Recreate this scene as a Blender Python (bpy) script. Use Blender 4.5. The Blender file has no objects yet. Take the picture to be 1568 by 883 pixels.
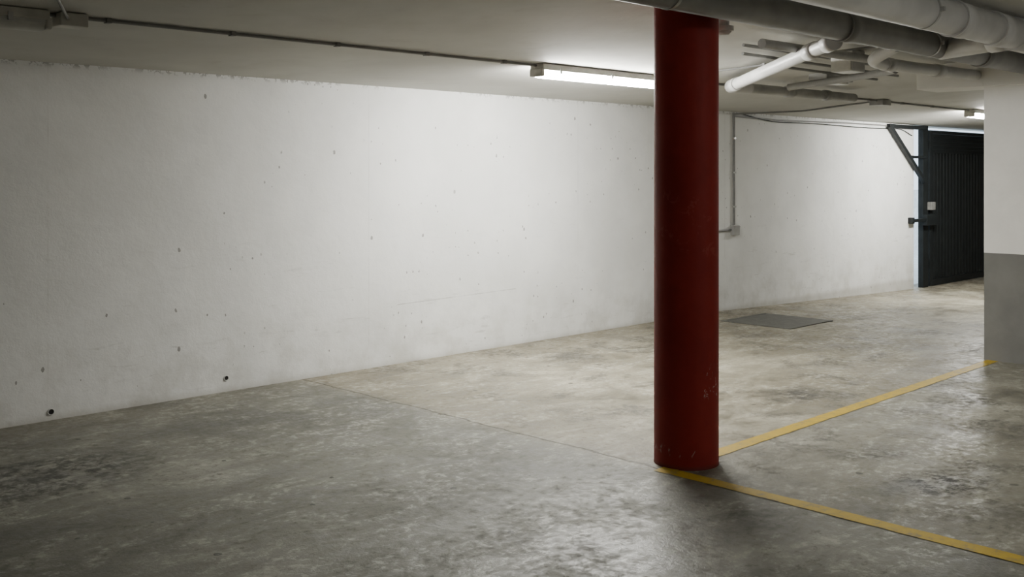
import bpy, bmesh, math, random
from mathutils import Vector, Matrix
random.seed(4)
S = bpy.context.scene
COL = S.collection

# ---------------------------------------------------------------- helpers
def link(o, parent=None):
    COL.objects.link(o)
    if parent: o.parent = parent
    return o
def empty(name, loc=(0,0,0)):
    e = bpy.data.objects.new(name, None); e.empty_display_size = .1
    COL.objects.link(e); return e
def obj(name, bm, mat, parent=None, smooth=False):
    me = bpy.data.meshes.new(name); bm.normal_update(); bm.to_mesh(me); bm.free()
    if mat: me.materials.append(mat)
    if smooth:
        for p in me.polygons: p.use_smooth = True
    return link(bpy.data.objects.new(name, me), parent)
def add_box(bm, a, b, bev=0.0):
    a = Vector(a); b = Vector(b)
    r = bmesh.ops.create_cube(bm, size=1.0)
    vs = r['verts']; c = (a+b)/2; s = b-a
    for v in vs: v.co = Vector((v.co.x*s.x, v.co.y*s.y, v.co.z*s.z)) + c
    if bev > 0:
        es = list({e for v in vs for e in v.link_edges})
        bmesh.ops.bevel(bm, geom=es, offset=bev, segments=2, affect='EDGES', profile=.5)
def boxes(name, lst, mat, parent=None, bev=0.0):
    bm = bmesh.new()
    for a, b in lst: add_box(bm, a, b, bev)
    return obj(name, bm, mat, parent)
def add_cyl(bm, p, q, r, seg=32, r2=None):
    p = Vector(p); q = Vector(q); d = q-p
    m = Matrix.Translation((p+q)/2) @ d.to_track_quat('Z','Y').to_matrix().to_4x4()
    bmesh.ops.create_cone(bm, cap_ends=True, segments=seg, radius1=r, radius2=r if r2 is None else r2, depth=d.length, matrix=m)
def cyls(name, lst, mat, parent=None, seg=32):
    bm = bmesh.new()
    for t in lst: add_cyl(bm, t[0], t[1], t[2], seg, t[3] if len(t) > 3 else None)
    o = obj(name, bm, mat, parent)
    for p in o.data.polygons:
        if len(p.vertices) == 4: p.use_smooth = True
    return o
def tube(name, pts, r, mat, parent=None, bend=0.1, res=8):
    pts = [Vector(p) for p in pts]; out = [pts[0]]
    for i in range(1, len(pts)-1):
        a, b, c = pts[i-1], pts[i], pts[i+1]
        u = (a-b); w = (c-b); l = min(bend, u.length*.45, w.length*.45)
        u.normalize(); w.normalize(); s = b+u*l; e = b+w*l
        for k in range(9):
            t = k/8; out.append(s*(1-t)**2 + b*2*t*(1-t) + e*t*t)
    out.append(pts[-1])
    cu = bpy.data.curves.new(name, 'CURVE'); cu.dimensions = '3D'
    sp = cu.splines.new('POLY'); sp.points.add(len(out)-1)
    for i, p in enumerate(out): sp.points[i].co = (*p, 1)
    cu.bevel_depth = r; cu.bevel_resolution = res; cu.use_fill_caps = True
    cu.materials.append(mat)
    return link(bpy.data.objects.new(name, cu), parent)

# ---------------------------------------------------------------- node helper
class NT:
    def __init__(s, name):
        s.m = bpy.data.materials.new(name); s.m.use_nodes = True
        s.t = s.m.node_tree; s.b = s.t.nodes['Principled BSDF']
        g = s.t.nodes.new('ShaderNodeNewGeometry'); s.pos = g.outputs['Position']
        x = s.t.nodes.new('ShaderNodeSeparateXYZ'); s.l(s.pos, x.inputs[0])
        s.X, s.Y, s.Z = x.outputs
    def l(s, a, b): s.t.links.new(a, b)
    def put(s, v, sock):
        if hasattr(v, 'is_linked'): s.l(v, sock)
        else: sock.default_value = v
    def math(s, op, a, b=0.0, c=0.0, clamp=False):
        n = s.t.nodes.new('ShaderNodeMath'); n.operation = op; n.use_clamp = clamp
        s.put(a, n.inputs[0]); s.put(b, n.inputs[1]); s.put(c, n.inputs[2]); return n.outputs[0]
    def noise(s, scale, detail=6, rough=.6, dist=0., vec=None):
        n = s.t.nodes.new('ShaderNodeTexNoise'); n.inputs['Scale'].default_value = scale
        n.inputs['Detail'].default_value = detail; n.inputs['Roughness'].default_value = rough
        n.inputs['Distortion'].default_value = dist; s.l(vec or s.pos, n.inputs['Vector']); return n.outputs['Fac']
    def scaled(s, sx, sy, sz):
        n = s.t.nodes.new('ShaderNodeVectorMath'); n.operation = 'MULTIPLY'
        s.l(s.pos, n.inputs[0]); n.inputs[1].default_value = (sx, sy, sz); return n.outputs[0]
    def xz(s, kz=1.0):
        n = s.t.nodes.new('ShaderNodeCombineXYZ'); s.l(s.X, n.inputs[0]); s.l(s.math('MULTIPLY', s.Z, kz), n.inputs[1])
        return n.outputs[0]
    def mr(s, v, a, b, c=0., d=1., smooth=True):
        n = s.t.nodes.new('ShaderNodeMapRange'); n.clamp = True
        if smooth: n.interpolation_type = 'SMOOTHSTEP'
        s.put(v, n.inputs['Value']); n.inputs['From Min'].default_value = a; n.inputs['From Max'].default_value = b
        n.inputs['To Min'].default_value = c; n.inputs['To Max'].default_value = d; return n.outputs['Result']
    def mix(s, f, a, b, mode='MIX'):
        n = s.t.nodes.new('ShaderNodeMix'); n.data_type = 'RGBA'; n.blend_type = mode
        s.put(f, n.inputs[0])
        for v, k in ((a, 6), (b, 7)):
            if hasattr(v, 'is_linked'): s.l(v, n.inputs[k])
            else: n.inputs[k].default_value = (*v, 1)
        return n.outputs[2]
    def ramp(s, v, stops):
        n = s.t.nodes.new('ShaderNodeValToRGB'); e = n.color_ramp.elements
        while len(e) < len(stops): e.new(.5)
        for i, (p, c) in enumerate(stops): e[i].position = p; e[i].color = (*c, 1)
        s.l(v, n.inputs[0]); return n.outputs[0]
    def pits(s, scale, size, keep, vec=None, jag=1.2):
        v = s.t.nodes.new('ShaderNodeTexVoronoi'); v.voronoi_dimensions = '2D'; v.inputs['Scale'].default_value = scale
        s.l(vec or s.pos, v.inputs['Vector'])
        sp = s.t.nodes.new('ShaderNodeSeparateColor'); s.l(v.outputs['Color'], sp.inputs[0])
        r = s.math('MULTIPLY', s.math('POWER', sp.outputs[1], 1.8), size)
        d = s.math('ADD', v.outputs['Distance'], s.math('MULTIPLY', s.math('SUBTRACT', s.noise(scale*9, 1), .5), size*jag))
        m = s.math('LESS_THAN', d, r)
        return s.math('MULTIPLY', m, s.math('GREATER_THAN', sp.outputs[0], keep))
    def spot(s, x, y, rx, ry=None):
        ry = ry or rx
        a = s.math('POWER', s.math('DIVIDE', s.math('SUBTRACT', s.X, x), rx), 2.)
        b = s.math('POWER', s.math('DIVIDE', s.math('SUBTRACT', s.Y, y), ry), 2.)
        return s.mr(s.math('ADD', a, b), 1.0, 0.1)
    def bump(s, h, st=.3, d=.01):
        n = s.t.nodes.new('ShaderNodeBump'); n.inputs['Strength'].default_value = st
        n.inputs['Distance'].default_value = d; s.l(h, n.inputs['Height']); s.l(n.outputs[0], s.b.inputs['Normal'])
    def out(s, col=None, rough=None, metal=None, spec=None):
        for v, k in ((col, 'Base Color'), (rough, 'Roughness'), (metal, 'Metallic'), (spec, 'Specular IOR Level')):
            if v is None: continue
            if hasattr(v, 'is_linked'): s.l(v, s.b.inputs[k])
            elif isinstance(v, tuple): s.b.inputs[k].default_value = (*v, 1)
            else: s.b.inputs[k].default_value = v
        return s.m

def simple(name, col, rough=.5, metal=0., var=.12, sc=8, bump=0., spec=.5):
    n = NT(name); f = n.noise(sc, 3)
    c = n.mix(n.mr(f, .35, .7), tuple(x*(1-var) for x in col), tuple(min(1, x*(1+var)) for x in col))
    if bump: n.bump(n.noise(sc*20, 2), bump, .002)
    return n.out(c, rough, metal, spec)

# ---------------------------------------------------------------- materials
def m_wall():
    n = NT('white_wall_paint')
    base = n.mix(n.mr(n.noise(1.1, 4), .3, .7), (.72, .725, .71), (.82, .825, .81))
    big = n.noise(3.5, 5, .65)
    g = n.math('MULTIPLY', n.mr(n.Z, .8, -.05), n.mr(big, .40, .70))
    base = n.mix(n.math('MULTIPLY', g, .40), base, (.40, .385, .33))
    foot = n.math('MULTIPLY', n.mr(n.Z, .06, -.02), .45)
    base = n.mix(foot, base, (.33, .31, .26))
    ph = n.math('ABSOLUTE', n.math('SUBTRACT', n.math('MODULO', n.math('ADD', n.X, 30.81 - 2.6 - .03 + 1.285), 2.568), 1.285))
    sm = n.math('MULTIPLY', n.mr(ph, .006, .001), n.mr(big, .4, .65, .05, .35))
    base = n.mix(sm, base, (.45, .44, .41))
    clus = n.noise(1.0, 2)
    # torn paint pits: stretched vertically, ragged
    p = n.math('MULTIPLY', n.pits(4.5, .050, .50, n.xz(.62), 1.5), n.mr(clus, .40, .46))
    p2 = n.math('MULTIPLY', n.pits(13., .105, .45, n.xz(.7), 1.5), n.mr(n.noise(1.2, 2, .5, 0., n.scaled(1, 1, 1.5)), .50, .58))
    p2 = n.math('MULTIPLY', p2, n.mr(n.X, 3.6, 4.4))
    p = n.math('MAXIMUM', p, p2)
    # chipped edge under the ceiling
    e = n.math('MULTIPLY', n.mr(n.Z, 2.27, 2.312), n.mr(n.noise(24, 3, .7), .52, .57))
    e = n.math('MULTIPLY', e, n.mr(clus, .36, .48))
    p = n.math('MAXIMUM', p, n.math('MULTIPLY', e, .8))
    base = n.mix(n.math('MULTIPLY', p, .70), base, (.16, .15, .14))
    sc = n.noise(5, 5, .7, .6, n.scaled(.45, 1, 3.0))
    sc = n.math('MULTIPLY', n.mr(sc, .60, .70), n.mr(n.Z, 1.4, .4))
    base = n.mix(n.math('MULTIPLY', sc, .40), base, (.38, .37, .34))
    # long faint scrape left by a bumper
    sl = n.math('ABSOLUTE', n.math('SUBTRACT', n.math('SUBTRACT', n.Z, n.math('MULTIPLY', n.X, .018)), .395))
    sl = n.math('MULTIPLY', n.mr(sl, .006, .001), n.math('MULTIPLY', n.math('GREATER_THAN', n.X, 5.5), n.math('LESS_THAN', n.X, 6.9)))
    base = n.mix(n.math('MULTIPLY', sl, n.mr(big, .4, .6, .1, .6)), base, (.30, .29, .27))
    h = n.math('SUBTRACT', n.math('ADD', n.math('MULTIPLY', n.noise(9, 4, .55), .6), n.math('MULTIPLY', n.noise(70, 2), .10)), p)
    n.bump(h, .5, .014)
    return n.out(base, .75, spec=.2)
M_WALL = m_wall()

def m_pier():
    n = NT('two_tone_wall_paint')
    t = n.math('GREATER_THAN', n.Z, .915)
    f = n.noise(2.5, 4)
    wh = n.mix(n.mr(f, .3, .7), (.76, .75, .72), (.83, .82, .79))
    gr = n.mix(n.mr(f, .3, .7), (.15, .15, .14), (.19, .19, .178))
    c = n.mix(t, gr, wh)
    n.bump(n.noise(30, 4), .25, .006)
    return n.out(c, .7, spec=.3)
M_PIER = m_pier()

def m_ceiling(name='ceiling_paint', a=(.50, .495, .465), b=(.60, .595, .562)):
    n = NT(name)
    c = n.mix(n.mr(n.noise(.8, 4), .3, .7), a, b)
    c = n.mix(n.math('MULTIPLY', n.mr(n.noise(3, 5, .7, .5), .56, .72), .2), c, (.36, .34, .29))
    n.bump(n.noise(10, 4), .2, .01)
    return n.out(c, .8, spec=.2)
M_CEIL = m_ceiling()
M_BEAM = m_ceiling('beam_paint', (.72, .71, .68), (.80, .79, .76))

def m_floor():
    n = NT('polished_concrete')
    mid = n.noise(2.4, 7, .72, .5); fine = n.noise(18, 5, .75)
    streak = n.noise(3.0, 6, .70, .7, n.scaled(.7, 1.35, 1))
    big = n.noise(.6, 3, .5, .3)
    v = n.math('ADD', n.math('MULTIPLY', big, .25), n.math('MULTIPLY', mid, .28))
    v = n.math('ADD', v, n.math('MULTIPLY', streak, .25)); v = n.math('ADD', v, n.math('MULTIPLY', fine, .22))
    cold = n.ramp(v, [(.40, (.078, .077, .064)), (.47, (.150, .148, .123)), (.53, (.230, .228, .192)), (.60, (.37, .366, .315))])
    warm = n.ramp(v, [(.40, (.115, .103, .074)), (.47, (.205, .186, .137)), (.53, (.29, .267, .203)), (.60, (.42, .392, .308))])
    c = n.mix(n.math('MULTIPLY', n.mr(n.X, 4.45, 4.65), n.mr(n.Y, 3.3, 3.5, .35, 1)), cold, warm)
    w = n.math('MULTIPLY', n.mr(fine, .52, .64), n.mr(mid, .44, .58))
    c = n.mix(n.math('MULTIPLY', w, .6), c, (.06, .057, .045))
    wl = n.math('MULTIPLY', n.mr(fine, .50, .40), n.mr(streak, .48, .58))
    c = n.mix(n.math('MULTIPLY', wl, .55), c, (.50, .49, .425))
    # traffic grime, strongest in the bay on the right
    gm = n.math('MULTIPLY', n.mr(n.noise(1.7, 6, .75, .4), .51, .61), n.math('MULTIPLY', n.mr(n.X, 4.6, 5.6, .35, 1), n.mr(fine, .40, .56, .40, 1)))
    c = n.mix(n.math('MULTIPLY', gm, .68), c, (.055, .052, .044))
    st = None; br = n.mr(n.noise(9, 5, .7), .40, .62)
    for (x, y, rx, ry, k) in [(5.34, 2.30, .32, .24, 1.0), (4.1, 2.65, .42, .30, .5), (2.1, 5.66, .80, .55, .8), (6.7, 3.9, .32, .22, .9),  # stains; the patch before the column has its shadow painted into the colour
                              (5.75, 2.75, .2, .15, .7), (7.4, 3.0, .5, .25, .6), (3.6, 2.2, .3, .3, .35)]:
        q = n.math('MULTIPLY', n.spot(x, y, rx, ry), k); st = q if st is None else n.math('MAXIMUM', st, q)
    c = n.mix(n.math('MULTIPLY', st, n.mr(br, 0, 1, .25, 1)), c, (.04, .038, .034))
    c = n.mix(n.math('MULTIPLY', n.pits(3.0, .06, .6), .75), c, (.035, .035, .03))
    jx = n.math('ABSOLUTE', n.math('ADD', n.math('SUBTRACT', n.X, 4.56), n.math('MULTIPLY', n.math('SUBTRACT', mid, .5), .10)))
    j = n.math('MULTIPLY', n.mr(jx, .014, .003), n.math('GREATER_THAN', n.Y, 3.45))
    c = n.mix(n.math('MULTIPLY', j, .65), c, (.06, .052, .04))
    d = n.math('MULTIPLY', n.mr(n.Y, 6.1, 6.9), n.mr(big, .3, .6, .3, .8))
    c = n.mix(n.math('MULTIPLY', d, .5), c, (.12, .098, .065))
    r = n.mr(n.math('ADD', n.math('MULTIPLY', mid, .5), n.math('MULTIPLY', fine, .5)), .40, .60, .30, .70)
    n.bump(n.math('SUBTRACT', n.math('ADD', n.math('MULTIPLY', mid, .5), n.math('MULTIPLY', fine, .5)), j), .5, .015)
    return n.out(c, r, spec=.42)
M_FLOOR = m_floor()

def m_yellow():
    n = NT('worn_yellow_paint')
    f = n.noise(13, 5, .75)
    c = n.mix(n.mr(f, .3, .7), (.49, .335, .014), (.40, .275, .02))
    c = n.mix(n.math('MULTIPLY', n.mr(f, .52, .66), .75), c, (.22, .185, .10))
    return n.out(c, .55)
M_YEL = m_yellow()

def m_red():
    n = NT('red_column_paint')
    c = n.mix(n.mr(n.noise(2.5, 4), .3, .7), (.205, .014, .010), (.25, .019, .013))
    a = n.mr(n.noise(22, 5, .75, .8, n.scaled(1, 1, .55)), .57, .61)
    z1 = n.math('MULTIPLY', n.mr(n.Z, .36, .42), n.mr(n.Z, .58, .48))
    z1 = n.math('MULTIPLY', z1, n.math('MULTIPLY', n.math('GREATER_THAN', n.X, 4.70), n.math('LESS_THAN', n.Y, 3.31)))
    z2 = n.math('MULTIPLY', n.mr(n.Z, .06, .09), n.mr(n.Z, .13, .10))
    z2 = n.math('MULTIPLY', n.math('MULTIPLY', z2, n.math('GREATER_THAN', n.Y, 3.28)), .5)
    c = n.mix(n.math('MULTIPLY', a, n.math('MULTIPLY', n.math('MAXIMUM', z1, z2), .85)), c, (.50, .40, .36))
    b = n.mr(n.noise(14, 4, .7, 1.0), .58, .64)
    z3 = n.math('MULTIPLY', n.mr(n.Z, 1.1, 1.2), n.mr(n.Z, 1.55, 1.45))
    c = n.mix(n.math('MULTIPLY', n.math('MULTIPLY', b, z3), .2), c, (.42, .11, .09))
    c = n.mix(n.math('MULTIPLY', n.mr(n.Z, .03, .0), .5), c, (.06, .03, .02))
    n.bump(n.noise(9, 4), .18, .01)
    return n.out(c, .6, spec=.22)
M_RED = m_red()

M_PVCG = simple('grey_pvc', (.24, .24, .235), .5, var=.18, sc=3)
M_PVCW = simple('white_pvc', (.58, .58, .57), .42, var=.1, sc=3)
M_PVCM = simple('dusty_grey_pvc', (.34, .34, .33), .5, var=.15, sc=4)
M_COND = simple('grey_conduit', (.22, .22, .215), .5, var=.1)
M_STEEL = simple('galvanised_steel', (.5, .5, .49), .4, .7)
M_HOUS = simple('lamp_housing_plastic', (.56, .55, .50), .5)
M_GATE = simple('dark_green_gate_paint', (.010, .0125, .0135), .5, var=.25, spec=.3)
M_BOX = simple('pale_plastic', (.50, .50, .48), .45)
M_LOCK = simple('lock_plastic', (.20, .20, .19), .5)
M_DARK = simple('dark_hole', (.015, .013, .012), .9)
M_PLATE = simple('cast_iron_cover', (.085, .085, .075), .6, .0, var=.2, sc=12, bump=.5)
M_OUT = simple('outdoor_render', (.75, .76, .76), .8)

def emis(name, col, st):
    m = bpy.data.materials.new(name); m.use_nodes = True; b = m.node_tree.nodes['Principled BSDF']
    b.inputs['Base Color'].default_value = (.9, .9, .88, 1); b.inputs['Roughness'].default_value = .35
    b.inputs['Emission Color'].default_value = (*col, 1); b.inputs['Emission Strength'].default_value = st
    return m
M_LIT = emis('lit_diffuser', (1, .985, .925), 245)
M_FILL_REAR = emis('added_fill_rear', (1, .98, .92), 68)
M_FILL_DIM = emis('added_fill_dim', (1, .98, .92), 28)
M_UNLIT = simple('unlit_diffuser', (.55, .55, .52), .35)

# ---------------------------------------------------------------- room shell
WY = 6.9
def ceil_h(y):
    d = min(max(WY - y, 0), 3.7); return 2.31 + .04*d + .012*d*d
def floor_h(x):
    return -.028*min(max(x-10.2, 0), 5.2)

bm = bmesh.new()                                  # floor
xs = [-5.2, 0, 4, 8, 10.2, 12, 14, 15.4, 19, 22.2]; ys = [-6.2, 0, 4, WY+.3]
g = [[bm.verts.new((x, y, floor_h(x))) for y in ys] for x in xs]
for i in range(len(xs)-1):
    for j in range(len(ys)-1): bm.faces.new((g[i][j], g[i+1][j], g[i+1][j+1], g[i][j+1]))
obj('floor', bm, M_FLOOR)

bm = bmesh.new()                                  # ceiling slab (gently rising away from the long wall)
ys = [WY+.3] + [WY - i*.185 for i in range(21)] + [-6.2]
lo = [[bm.verts.new((x, y, ceil_h(y))) for y in ys] for x in (-5.2, 22.2)]
hi = [[bm.verts.new((x, y, 2.85)) for y in (ys[0], ys[-1])] for x in (-5.2, 22.2)]
for j in range(len(ys)-1):
    f = bm.faces.new((lo[0][j], lo[0][j+1], lo[1][j+1], lo[1][j])); f.smooth = True
bm.faces.new((hi[0][0], hi[1][0], hi[1][1], hi[0][1]))
bm.faces.new((lo[0][0], lo[1][0], hi[1][0], hi[0][0]))
bm.faces.new((lo[0][-1], hi[0][1], hi[1][1], lo[1][-1]))
obj('ceiling', bm, M_CEIL)

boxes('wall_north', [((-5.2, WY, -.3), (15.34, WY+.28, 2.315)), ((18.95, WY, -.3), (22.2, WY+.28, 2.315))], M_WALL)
boxes('wall_south', [((-5.2, -6.3, -.3), (22.2, -6.0, 2.7))], M_WALL)
boxes('wall_west', [((-5.3, -6.2, -.3), (-5.0, WY+.2, 2.7))], M_WALL)
boxes('wall_east', [((22.0, -6.2, -.3), (22.3, WY+.2, 2.7))], M_WALL)
boxes('wall_pier', [((9.19, .9, -.05), (9.50, 3.52, 2.64))], M_PIER, bev=.006)
boxes('ceiling_beam', [((9.13, .5, 2.335), (9.56, 4.08, 2.63))], M_BEAM, bev=.004)
boxes('outdoor_ground', [((13, WY+.3, -.4), (24, 14, -.16))], M_OUT)
boxes('outdoor_wall', [((13, 10.5, -.2), (24, 10.7, 1.2))], M_OUT)

# ---------------------------------------------------------------- red column
bm = bmesh.new()
prof = [(-.01, .179), (.0, .179), (.012, .177)] + [(z*.1, .177) for z in range(1, 26)] + [(2.60, .177)]
N = 72; rings = []
for z, r in prof:
    rings.append([bm.verts.new((4.77+r*math.cos(2*math.pi*k/N), 3.435+r*math.sin(2*math.pi*k/N), z)) for k in range(N)])
for a, b in zip(rings, rings[1:]):
    for k in range(N): bm.faces.new((a[k], a[(k+1) % N], b[(k+1) % N], b[k]))
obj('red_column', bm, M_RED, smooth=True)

# ---------------------------------------------------------------- yellow lines
def strip(name, p, q, w, seg=60):
    bm = bmesh.new(); p = Vector((*p, .0025)); q = Vector((*q, .0025)); d = (q-p).normalized(); nn = Vector((-d.y, d.x, 0))
    L = []; 
    for i in range(seg+1):
        c = p.lerp(q, i/seg)
        L.append((bm.verts.new(c+nn*(w/2+random.uniform(-.003, .003))), bm.verts.new(c-nn*(w/2+random.uniform(-.003, .003)))))
    for a, b in zip(L, L[1:]): bm.faces.new((a[1], b[1], b[0], a[0]))
    return obj(name, bm, M_YEL)
strip('parking_line', (4.50, 3.41), (9.18, 3.44), .095)
strip('parking_line', (4.555, 3.365), (4.50, -3.0), .095)

# ---------------------------------------------------------------- floor cover, weep holes
e = empty('drain_cover')
boxes('plate', [((9.58, 5.62, -.002), (10.38, 6.38, .006))], M_PLATE, e, .002)
boxes('rim', [((9.54, 5.58, -.002), (9.58, 6.42, .008)), ((10.38, 5.58, -.006), (10.42, 6.42, .006)),
              ((9.58, 5.58, -.002), (10.38, 5.62, .008)), ((9.58, 6.38, -.002), (10.38, 6.42, .008))], M_PLATE, e)
for x, z, r in ((2.655, .055, .020), (3.91, .10, .018)):
    h = empty('weep_hole')
    cyls('bore', [((x, WY-.003, z), (x, WY+.01, z), r)], M_DARK, h, 20)
    tube('rim', [(x+math.cos(a*math.pi/8)*r, WY-.003, z+math.sin(a*math.pi/8)*r) for a in range(17)], .003, M_WALL, h, .001, 2)

# ---------------------------------------------------------------- batten lamps
def batten(x0, y, lit, L=1.57):
    zc = ceil_h(y)
    e = empty('fluorescent_batten_lamp')
    zb = zc - .045
    boxes('housing', [((x0, y-.068, zb-.002), (x0+L, y+.068, zc+.001))], M_HOUS, e, .006)
    bm = bmesh.new(); pr = []
    for k in range(17):                            # diffuser, rounded trough section
        a = math.pi*k/16; pr.append((y+.062*math.cos(a), zb-.058*abs(math.sin(a))**.7))
    A = [bm.verts.new((x0+.02, p[0], p[1])) for p in pr]; B = [bm.verts.new((x0+L-.02, p[0], p[1])) for p in pr]
    for k in range(16): bm.faces.new((A[k], A[k+1], B[k+1], B[k]))
    bm.faces.new(A); bm.faces.new(B)
    bmesh.ops.recalc_face_normals(bm, faces=bm.faces)
    o = obj('diffuser', bm, lit, e)
    clips = []
    for t in (.12, .5, .88):
        cx = x0+L*t
        clips += [((cx-.012, y-.074, zb-.022), (cx+.012, y-.062, zb+.02)), ((cx-.012, y+.062, zb-.022), (cx+.012, y+.074, zb+.02))]
    boxes('clips', clips, M_STEEL, e)
    boxes('end_caps', [((x0-.012, y-.066, zb-.05), (x0+.022, y+.066, zb+.012)), ((x0+L-.022, y-.066, zb-.05), (x0+L+.012, y+.066, zb+.012))], M_HOUS, e, .01)
    return e
LY = 5.35
batten(5.57, LY, M_LIT)
batten(13.5, LY, M_LIT)
batten(.46, LY, M_UNLIT)
batten(4.4, -1.2, M_FILL_REAR)  # unseen batten, added to light the pier face and foreground floor
batten(-2.9, .6, M_FILL_DIM)  # unseen dim batten behind the camera, added to lift the left wall

# ---------------------------------------------------------------- ceiling conduit run
e = empty('ceiling_conduit')
zc = ceil_h(LY) - .012
tube('run_near', [(2.03, LY, zc), (5.56, LY, zc)], .010, M_COND, e)
tube('run_far', [(7.15, LY, zc), (13.48, LY, zc)], .010, M_COND, e)
tube('run_end', [(-4.9, LY, zc), (.45, LY, zc)], .010, M_COND, e)
cl = []
for x in [2.35+.72*i for i in range(5)] + [7.6+.8*i for i in range(7)]:
    cl.append(((x-.014, LY-.02, zc-.014), (x+.014, LY+.02, zc+.012)))
boxes('clips', cl, M_COND, e, .002)
boxes('junction_box_near', [((2.08, LY-.07, zc-.055), (2.22, LY+.05, zc+.012))], M_HOUS, e, .006)
boxes('junction_box_far', [((10.95, LY-.08, zc-.05), (11.15, LY+.08, zc+.012))], M_PVCM, e, .006)
tube('branch_left', [(2.12, LY-.06, zc-.02), (1.9, 4.9, ceil_h(4.9)-.012), (1.2, 4.4, ceil_h(4.4)-.012)], .008, M_COND, e)
tube('branch_wall', [(11.05, LY+.07, zc), (11.05, 6.3, ceil_h(6.3)-.02), (10.51, WY-.02, 2.285)], .010, M_COND, e)

e = empty('wall_conduit')
yw = WY-.012
tube('drop', [(10.51, yw, 2.30), (10.51, yw, .98)], .014, M_COND, e)
tube('side_run', [(10.48, yw, .93), (9.75, yw, .92)], .012, M_COND, e)
boxes('switch_box', [((10.45, WY-.05, .865), (10.58, WY+.002, .985))], M_PVCM, e, .006)
cl = []
for z in (1.2, 1.6, 2.0): cl.append(((10.487, WY-.03, z-.01), (10.533, WY, z+.01)))
boxes('clips', cl, M_STEEL, e)
tube('top_run', [(10.51, yw, 2.26), (11.6, yw, 2.245), (13.0, yw, 2.27), (14.3, yw, 2.275), (15.2, yw, 2.26)], .010, M_COND, e, .3)
tube('cable', [(10.7, yw, 2.29), (11.3, yw-.01, 2.22), (12.4, yw-.01, 2.235), (13.8, yw-.01, 2.22), (14.9, yw, 2.24), (15.25, yw, 2.15)], .006, M_GATE, e, .4)

# ---------------------------------------------------------------- big drain pipes
def pipe(pre, e, y, z, r, mat, x0, x1, sleeves, straps, ceil=2.615):
    cyls(pre+'_barrel', [((x0, y, z), (x1, y, z), r)], mat, e, 48)
    cyls(pre+'_couplings', [((x, y, z), (x+w, y, z), r*1.06) for x, w in sleeves] +
         [((x-.012, y, z), (x+.006, y, z), r*1.10) for x, w in sleeves], mat, e, 48)
    bm = bmesh.new()
    for x in straps:
        add_cyl(bm, (x, y, z), (x+.022, y, z), r*1.035, 48)
        add_box(bm, (x+.006, y-.006, z+r*.9), (x+.016, y+.006, ceil))
        add_box(bm, (x, y-r*1.25, z-.012), (x+.022, y-r, z+.012))
    obj(pre+'_straps', bm, M_STEEL, e)
dp = empty('drain_pipework')
pipe('grey', dp, 3.14, 2.497, .088, M_PVCG, -4.9, 9.12, [(1.2, .14), (5.95, .16), (8.1, .16)], [2.2, 4.2, 7.2])
pipe('white', dp, 2.54, 2.503, .100, M_PVCW, -4.9, 9.12, [(3.1, .18), (6.15, .16), (6.75, .20)], [1.6, 4.1, 5.75])
cyls('branch_tee', [((7.22, 2.54, 2.49), (7.42, 3.14, 2.47), .068), ((7.245, 2.62, 2.487), (7.285, 2.74, 2.484), .077),
                    ((7.10, 2.54, 2.503), (7.42, 2.54, 2.503), .110)], M_PVCW, dp, 40)

e = empty('branch_drain_pipe')
A = Vector((7.60, 5.0, 2.335)); B = Vector((6.2, 3.32, 2.44))
tube('diagonal', [B, A], .048, M_PVCW, e)
d = (A-B).normalized()
cyls('sockets', [(A-d*.16, A+d*.03, .056), (B+d*.30, B+d*.44, .056), (B-d*.02, B+d*.10, .058)], M_PVCW, e)
tube('elbow', [A-d*.02, A+Vector((.06, .05, -.005)), A+Vector((.30, .02, .0))], .05, M_PVCW, e, .08)
tube('tail', [A+Vector((.28, .02, .0)), (9.8, 5.02, 2.345)], .042, M_PVCM, e)
cyls('tail_sockets', [((8.5, 5.02, 2.338), (8.62, 5.02, 2.338), .050), ((9.2, 5.02, 2.342), (9.3, 5.02, 2.342), .05)], M_PVCM, e)

e = empty('small_drain_pipe')
tube('run', [(6.95, 3.25, 2.47), (7.05, 3.48, 2.40), (7.35, 3.56, 2.40), (9.12, 3.56, 2.43)], .045, M_PVCW, e, .12)
cyls('sockets', [((7.42, 3.56, 2.402), (7.54, 3.56, 2.402), .053), ((8.3, 3.56, 2.416), (8.42, 3.56, 2.416), .053)], M_PVCW, e)
tube('second_run', [(6.1, 3.78, 2.46), (9.12, 3.78, 2.48)], .032, M_PVCM, e)
tube('third_run', [(7.9, 3.70, 2.40), (8.3, 4.30, 2.40), (8.35, 4.9, 2.36)], .030, M_PVCM, e, .2)
e = empty('cable_conduits')
for k, (y, z, x0) in enumerate(((3.40, 2.545, 5.0), (3.46, 2.54, 5.0), (4.05, 2.49, 6.3), (4.45, 2.45, 7.2), (4.25, 2.47, 6.6))):
    tube('conduit_%d' % (k+1), [(x0, y, z), (9.12, y, z)], .012, M_COND, e)
tube('conduit_cross', [(7.05, LY-.02, zc), (7.3, 4.5, ceil_h(4.5)-.02), (7.25, 4.0, 2.50), (7.5, 3.6, 2.55)], .009, M_COND, e, .2)
boxes('saddles', [((x, 3.38, 2.53), (x+.03, 3.49, 2.592)) for x in (5.6, 6.4, 7.2, 8.0, 8.8)], M_STEEL, e)

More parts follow.
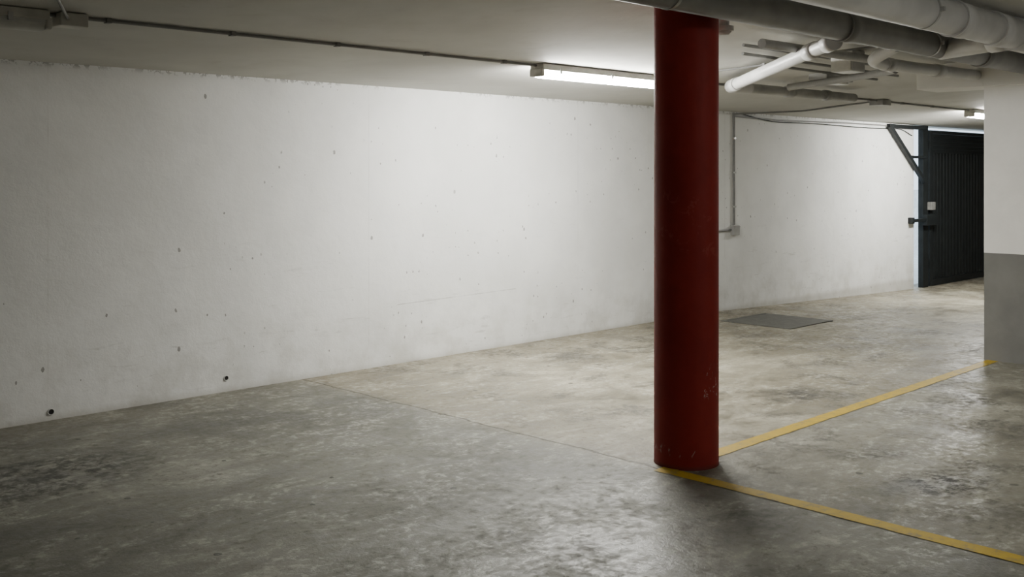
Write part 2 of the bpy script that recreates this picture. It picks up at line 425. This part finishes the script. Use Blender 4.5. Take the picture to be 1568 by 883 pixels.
e = empty('junction_enclosure')
boxes('body', [((7.47, 3.84, 2.375), (7.68, 4.02, 2.54))], M_BOX, e, .008)
boxes('lid', [((7.462, 3.85, 2.385), (7.472, 4.01, 2.50))], M_HOUS, e, .002)
e = empty('emergency_light')
boxes('body', [((8.3, 4.5, 2.405), (8.78, 4.68, 2.47))], M_PVCM, e, .012)
boxes('lens', [((8.34, 4.525, 2.385), (8.74, 4.655, 2.408))], M_UNLIT, e, .008)
e = empty('smoke_detector')
cyls('body', [((5.38, 3.60, 2.58), (5.38, 3.60, 2.48), .035), ((5.38, 3.60, 2.485), (5.38, 3.60, 2.455), .062), ((5.38, 3.60, 2.456), (5.38, 3.60, 2.43), .05, .03)], M_BOX, e)

# ---------------------------------------------------------------- gate
e = empty('metal_gate')
G = -.145
boxes('hinge_post', [((15.60, WY-.03, G), (15.78, WY+.05, 2.31))], M_GATE, e, .004)
boxes('frame', [((15.84, WY-.03, G+.01), (15.94, WY+.07, 2.25)), ((18.70, WY-.01, G+.01), (18.80, WY+.07, 2.25)),
                ((15.94, WY-.03, 2.20), (18.70, WY+.07, 2.25)), ((15.94, WY-.03, 1.90), (18.70, WY+.07, 1.955)),
                ((15.94, WY-.03, G+.006), (18.70, WY+.07, G+.10))], M_GATE, e, .003)
boxes('boards', [((15.945+i*.1195, WY+.002, G+.09), (15.945+i*.1195+.100, WY+.036, 1.91)) for i in range(23)], M_GATE, e, .004)
boxes('backing_sheet', [((15.94, WY+.036, G+.09), (18.70, WY+.042, 1.91))], M_GATE, e)
bm = bmesh.new()
for i in range(4): 
    z = 1.958+i*.0600
    add_box(bm, (15.94, WY-.02, z), (18.70, WY+.045, z+.0565))
obj('louvres', bm, M_GATE, e)
cyls('hinges', [((15.81, WY+.02, z), (15.81, WY+.02, z+.14), .032) for z in (.15, 1.0, 1.95)], M_GATE, e, 20)
boxes('lock_box', [((15.74, WY-.10, 1.03), (15.88, WY-.03, 1.15))], M_LOCK, e, .006)
boxes('latch_bar', [((15.12, WY-.09, .86), (15.64, WY-.05, .91)), ((15.14, WY-.07, .84), (15.22, WY, .93)), ((15.56, WY-.11, .80), (15.98, WY-.03, .96))], M_GATE, e, .004)
def bar(name, p, q, w, par):
    p = Vector(p); q = Vector(q); d = q-p; bm = bmesh.new(); add_box(bm, (-w/2, -w/2, -d.length/2), (w/2, w/2, d.length/2), .003)
    bm.transform(Matrix.Translation((p+q)/2) @ d.to_track_quat('Z', 'Y').to_matrix().to_4x4()); obj(name, bm, M_GATE, par)
bar('brace_top', (14.42, WY-.045, 2.27), (15.66, WY-.045, 2.27), .055, e)
bar('brace_diagonal', (14.45, WY-.045, 2.27), (15.60, WY-.045, 1.46), .06, e)
bar('brace_tie', (15.12, WY-.045, 1.83), (15.64, WY-.045, 1.83), .04, e)

# ---------------------------------------------------------------- world + camera
w = bpy.data.worlds.new('sky'); S.world = w; w.use_nodes = True
bg = w.node_tree.nodes['Background']; bg.inputs[0].default_value = (.70, .85, 1, 1); bg.inputs[1].default_value = 2.6

cam = bpy.data.cameras.new('camera'); co = bpy.data.objects.new('camera', cam); COL.objects.link(co)
co.location = (0, 0, 1.6); co.rotation_euler = (math.radians(90), 0, math.radians(45.2-90))
cam.sensor_width = 36; cam.lens = 36.83; cam.shift_y = -.1132; cam.clip_start = .05
S.camera = co
